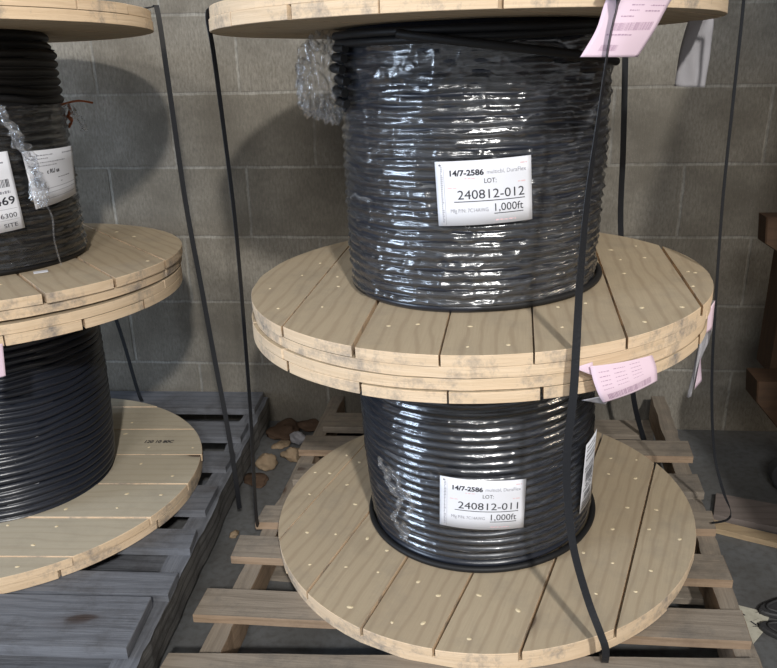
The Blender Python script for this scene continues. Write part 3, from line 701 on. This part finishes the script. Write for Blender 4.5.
# ---------------------------------------------------------------- floor clutter
def lie(name, pts, z0, t, mt, label, cat, group=None):
    cx = sum(p[0] for p in pts) / 4; cy = sum(p[1] for p in pts) / 4; mb = MB()
    mb.prism([(p[0] - cx, p[1] - cy) for p in pts], 0, t, lambda a, c, z: (a, c, z), (rnd(0, 9), rnd(0, 9)), 0, 0, bev=.001)
    o = mb.build(name, mt); o.location = (cx, cy, z0 + .0005); return tag(o, label, cat, group)
lie('wood_plank', [(1.655, -.485), (2.25, -.70), (2.30, -.59), (1.69, -.385)], 0, .016, 'plank', 'flat grey-brown plank lying on the floor right of the tan pallet', 'plank')
lie('wood_lath', [(1.640, -.541), (2.25, -.80), (2.26, -.762), (1.650, -.505)], 0, .014, 'lath', 'narrow pale wood lath on the floor in front of the grey-brown plank', 'lath')
o = lie('printed_card', [(1.605, -.925), (1.64, -.885), (1.675, -.828), (1.600, -.800)], 0, .0015, 'scrap', 'torn pale printed card on the floor beside the front right pallet corner', 'paper')
p = MB(); rng = random.Random(2)
for k in range(7):
    x, y = rng.uniform(-.02, .02), rng.uniform(-.03, .035); a = rng.uniform(0, 3)
    p.poly([(x + math.cos(a) * .008, y + math.sin(a) * .008, .0022), (x + math.cos(a) * .008 + .003, y + math.sin(a) * .008 + .002, .0022), (x - math.cos(a) * .006 + .003, y - math.sin(a) * .006 + .002, .0022), (x - math.cos(a) * .006, y - math.sin(a) * .006, .0022)], [(0, 0)] * 4)
p.build('card_print', 'ink', o)
def sole(x, y, rz, label):
    mb = MB(); out = []
    for k in range(40):
        a = 2 * math.pi * k / 40; out.append((.085 * math.cos(a) * (1 + .1 * math.cos(2 * a)), .036 * math.sin(a) * (1 + .12 * math.cos(a))))
    mb.prism(out, 0, .012, lambda a, c, z: (a, c, z), (0, 0), 0, 0, bev=.003)
    inner = [(p_[0] * .82, p_[1] * .76, .0145) for p_ in out]; inner.append(inner[0]); mb.tube(inner, .003, 6, cap=False)
    for k in (1, 3): mb.tube([(-.05 + k * .024, -.018, .0125), (-.044 + k * .024, .0, .016), (-.05 + k * .024, .018, .0125)], .003, 6)
    o = mb.build('rubber_pad', 'rubber'); o.location = (x, y, .0005); o.rotation_euler.z = rz; return tag(o, label, 'rubber pad')
sole(1.742, -.815, .15, 'dark oval rubber pad on the floor at the right edge, farther of the two')
sole(1.722, -.905, -.35, 'dark oval rubber pad on the floor at the right edge, nearer of the two')
def scrap(name, x, y, s, mt, seed, label, cat, flat=.35, z=0):
    mb = MB()
    def fn(u, v):
        th = 2 * math.pi * u; ph = math.pi * (v * .96 + .02); d = Vector((math.cos(th) * math.sin(ph), math.sin(th) * math.sin(ph), math.cos(ph)))
        f = 1 + .55 * noise.noise(d * 1.1 + Vector((seed, 0, 0))) + .16 * noise.noise(d * 4 + Vector((seed, 3, 0)))
        q = d * s * f; return Vector((q.x * 1.3, q.y, max(q.z * flat + s * flat * .8, .0005)))
    mb.grid(fn, 26, 16, closed=True, uvf=lambda u, v: (u * .1, v * .05)); o = mb.build(name, mt); o.location = (x, y, z); o.rotation_euler.z = seed * 1.3; return tag(o, label, cat)
scrap('cardboard_scrap', .482, -.085, .044, 'card', 1.0, 'largest dark brown cardboard scrap heaped by the wall between the pallets', 'cardboard scrap')
scrap('cardboard_scrap', .560, -.045, .034, 'card', 2.4, 'dark brown cardboard scrap touching the wall between the pallets', 'cardboard scrap')
scrap('wood_chip', .485, -.165, .020, 'chip', 3.1, 'pale wood chip in front of the largest cardboard scrap', 'wood chip')
scrap('paper_scrap', .532, -.135, .020, 'paper_grey', 4.2, 'crumpled whitish paper scrap between the pallets', 'paper', .9)
scrap('wood_chip', .470, -.285, .026, 'chip', 5.7, 'large pale wood chip halfway along the gap between the pallets', 'wood chip', .8)
scrap('cardboard_scrap', .455, -.36, .030, 'card', 6.6, 'reddish brown cardboard scrap nearest the camera in the gap', 'cardboard scrap', .2)
scrap('wood_chip',   .535, -.235, .026, 'chip', 7.3, 'tan broken wood chip touching the back left side of the tan pallet', 'wood chip', .7)
scrap('wood_chip', .465, -.62, .010, 'chip', 8.3, 'tiny wood chip beside the grey pallet, nearest the camera', 'wood chip', .8)
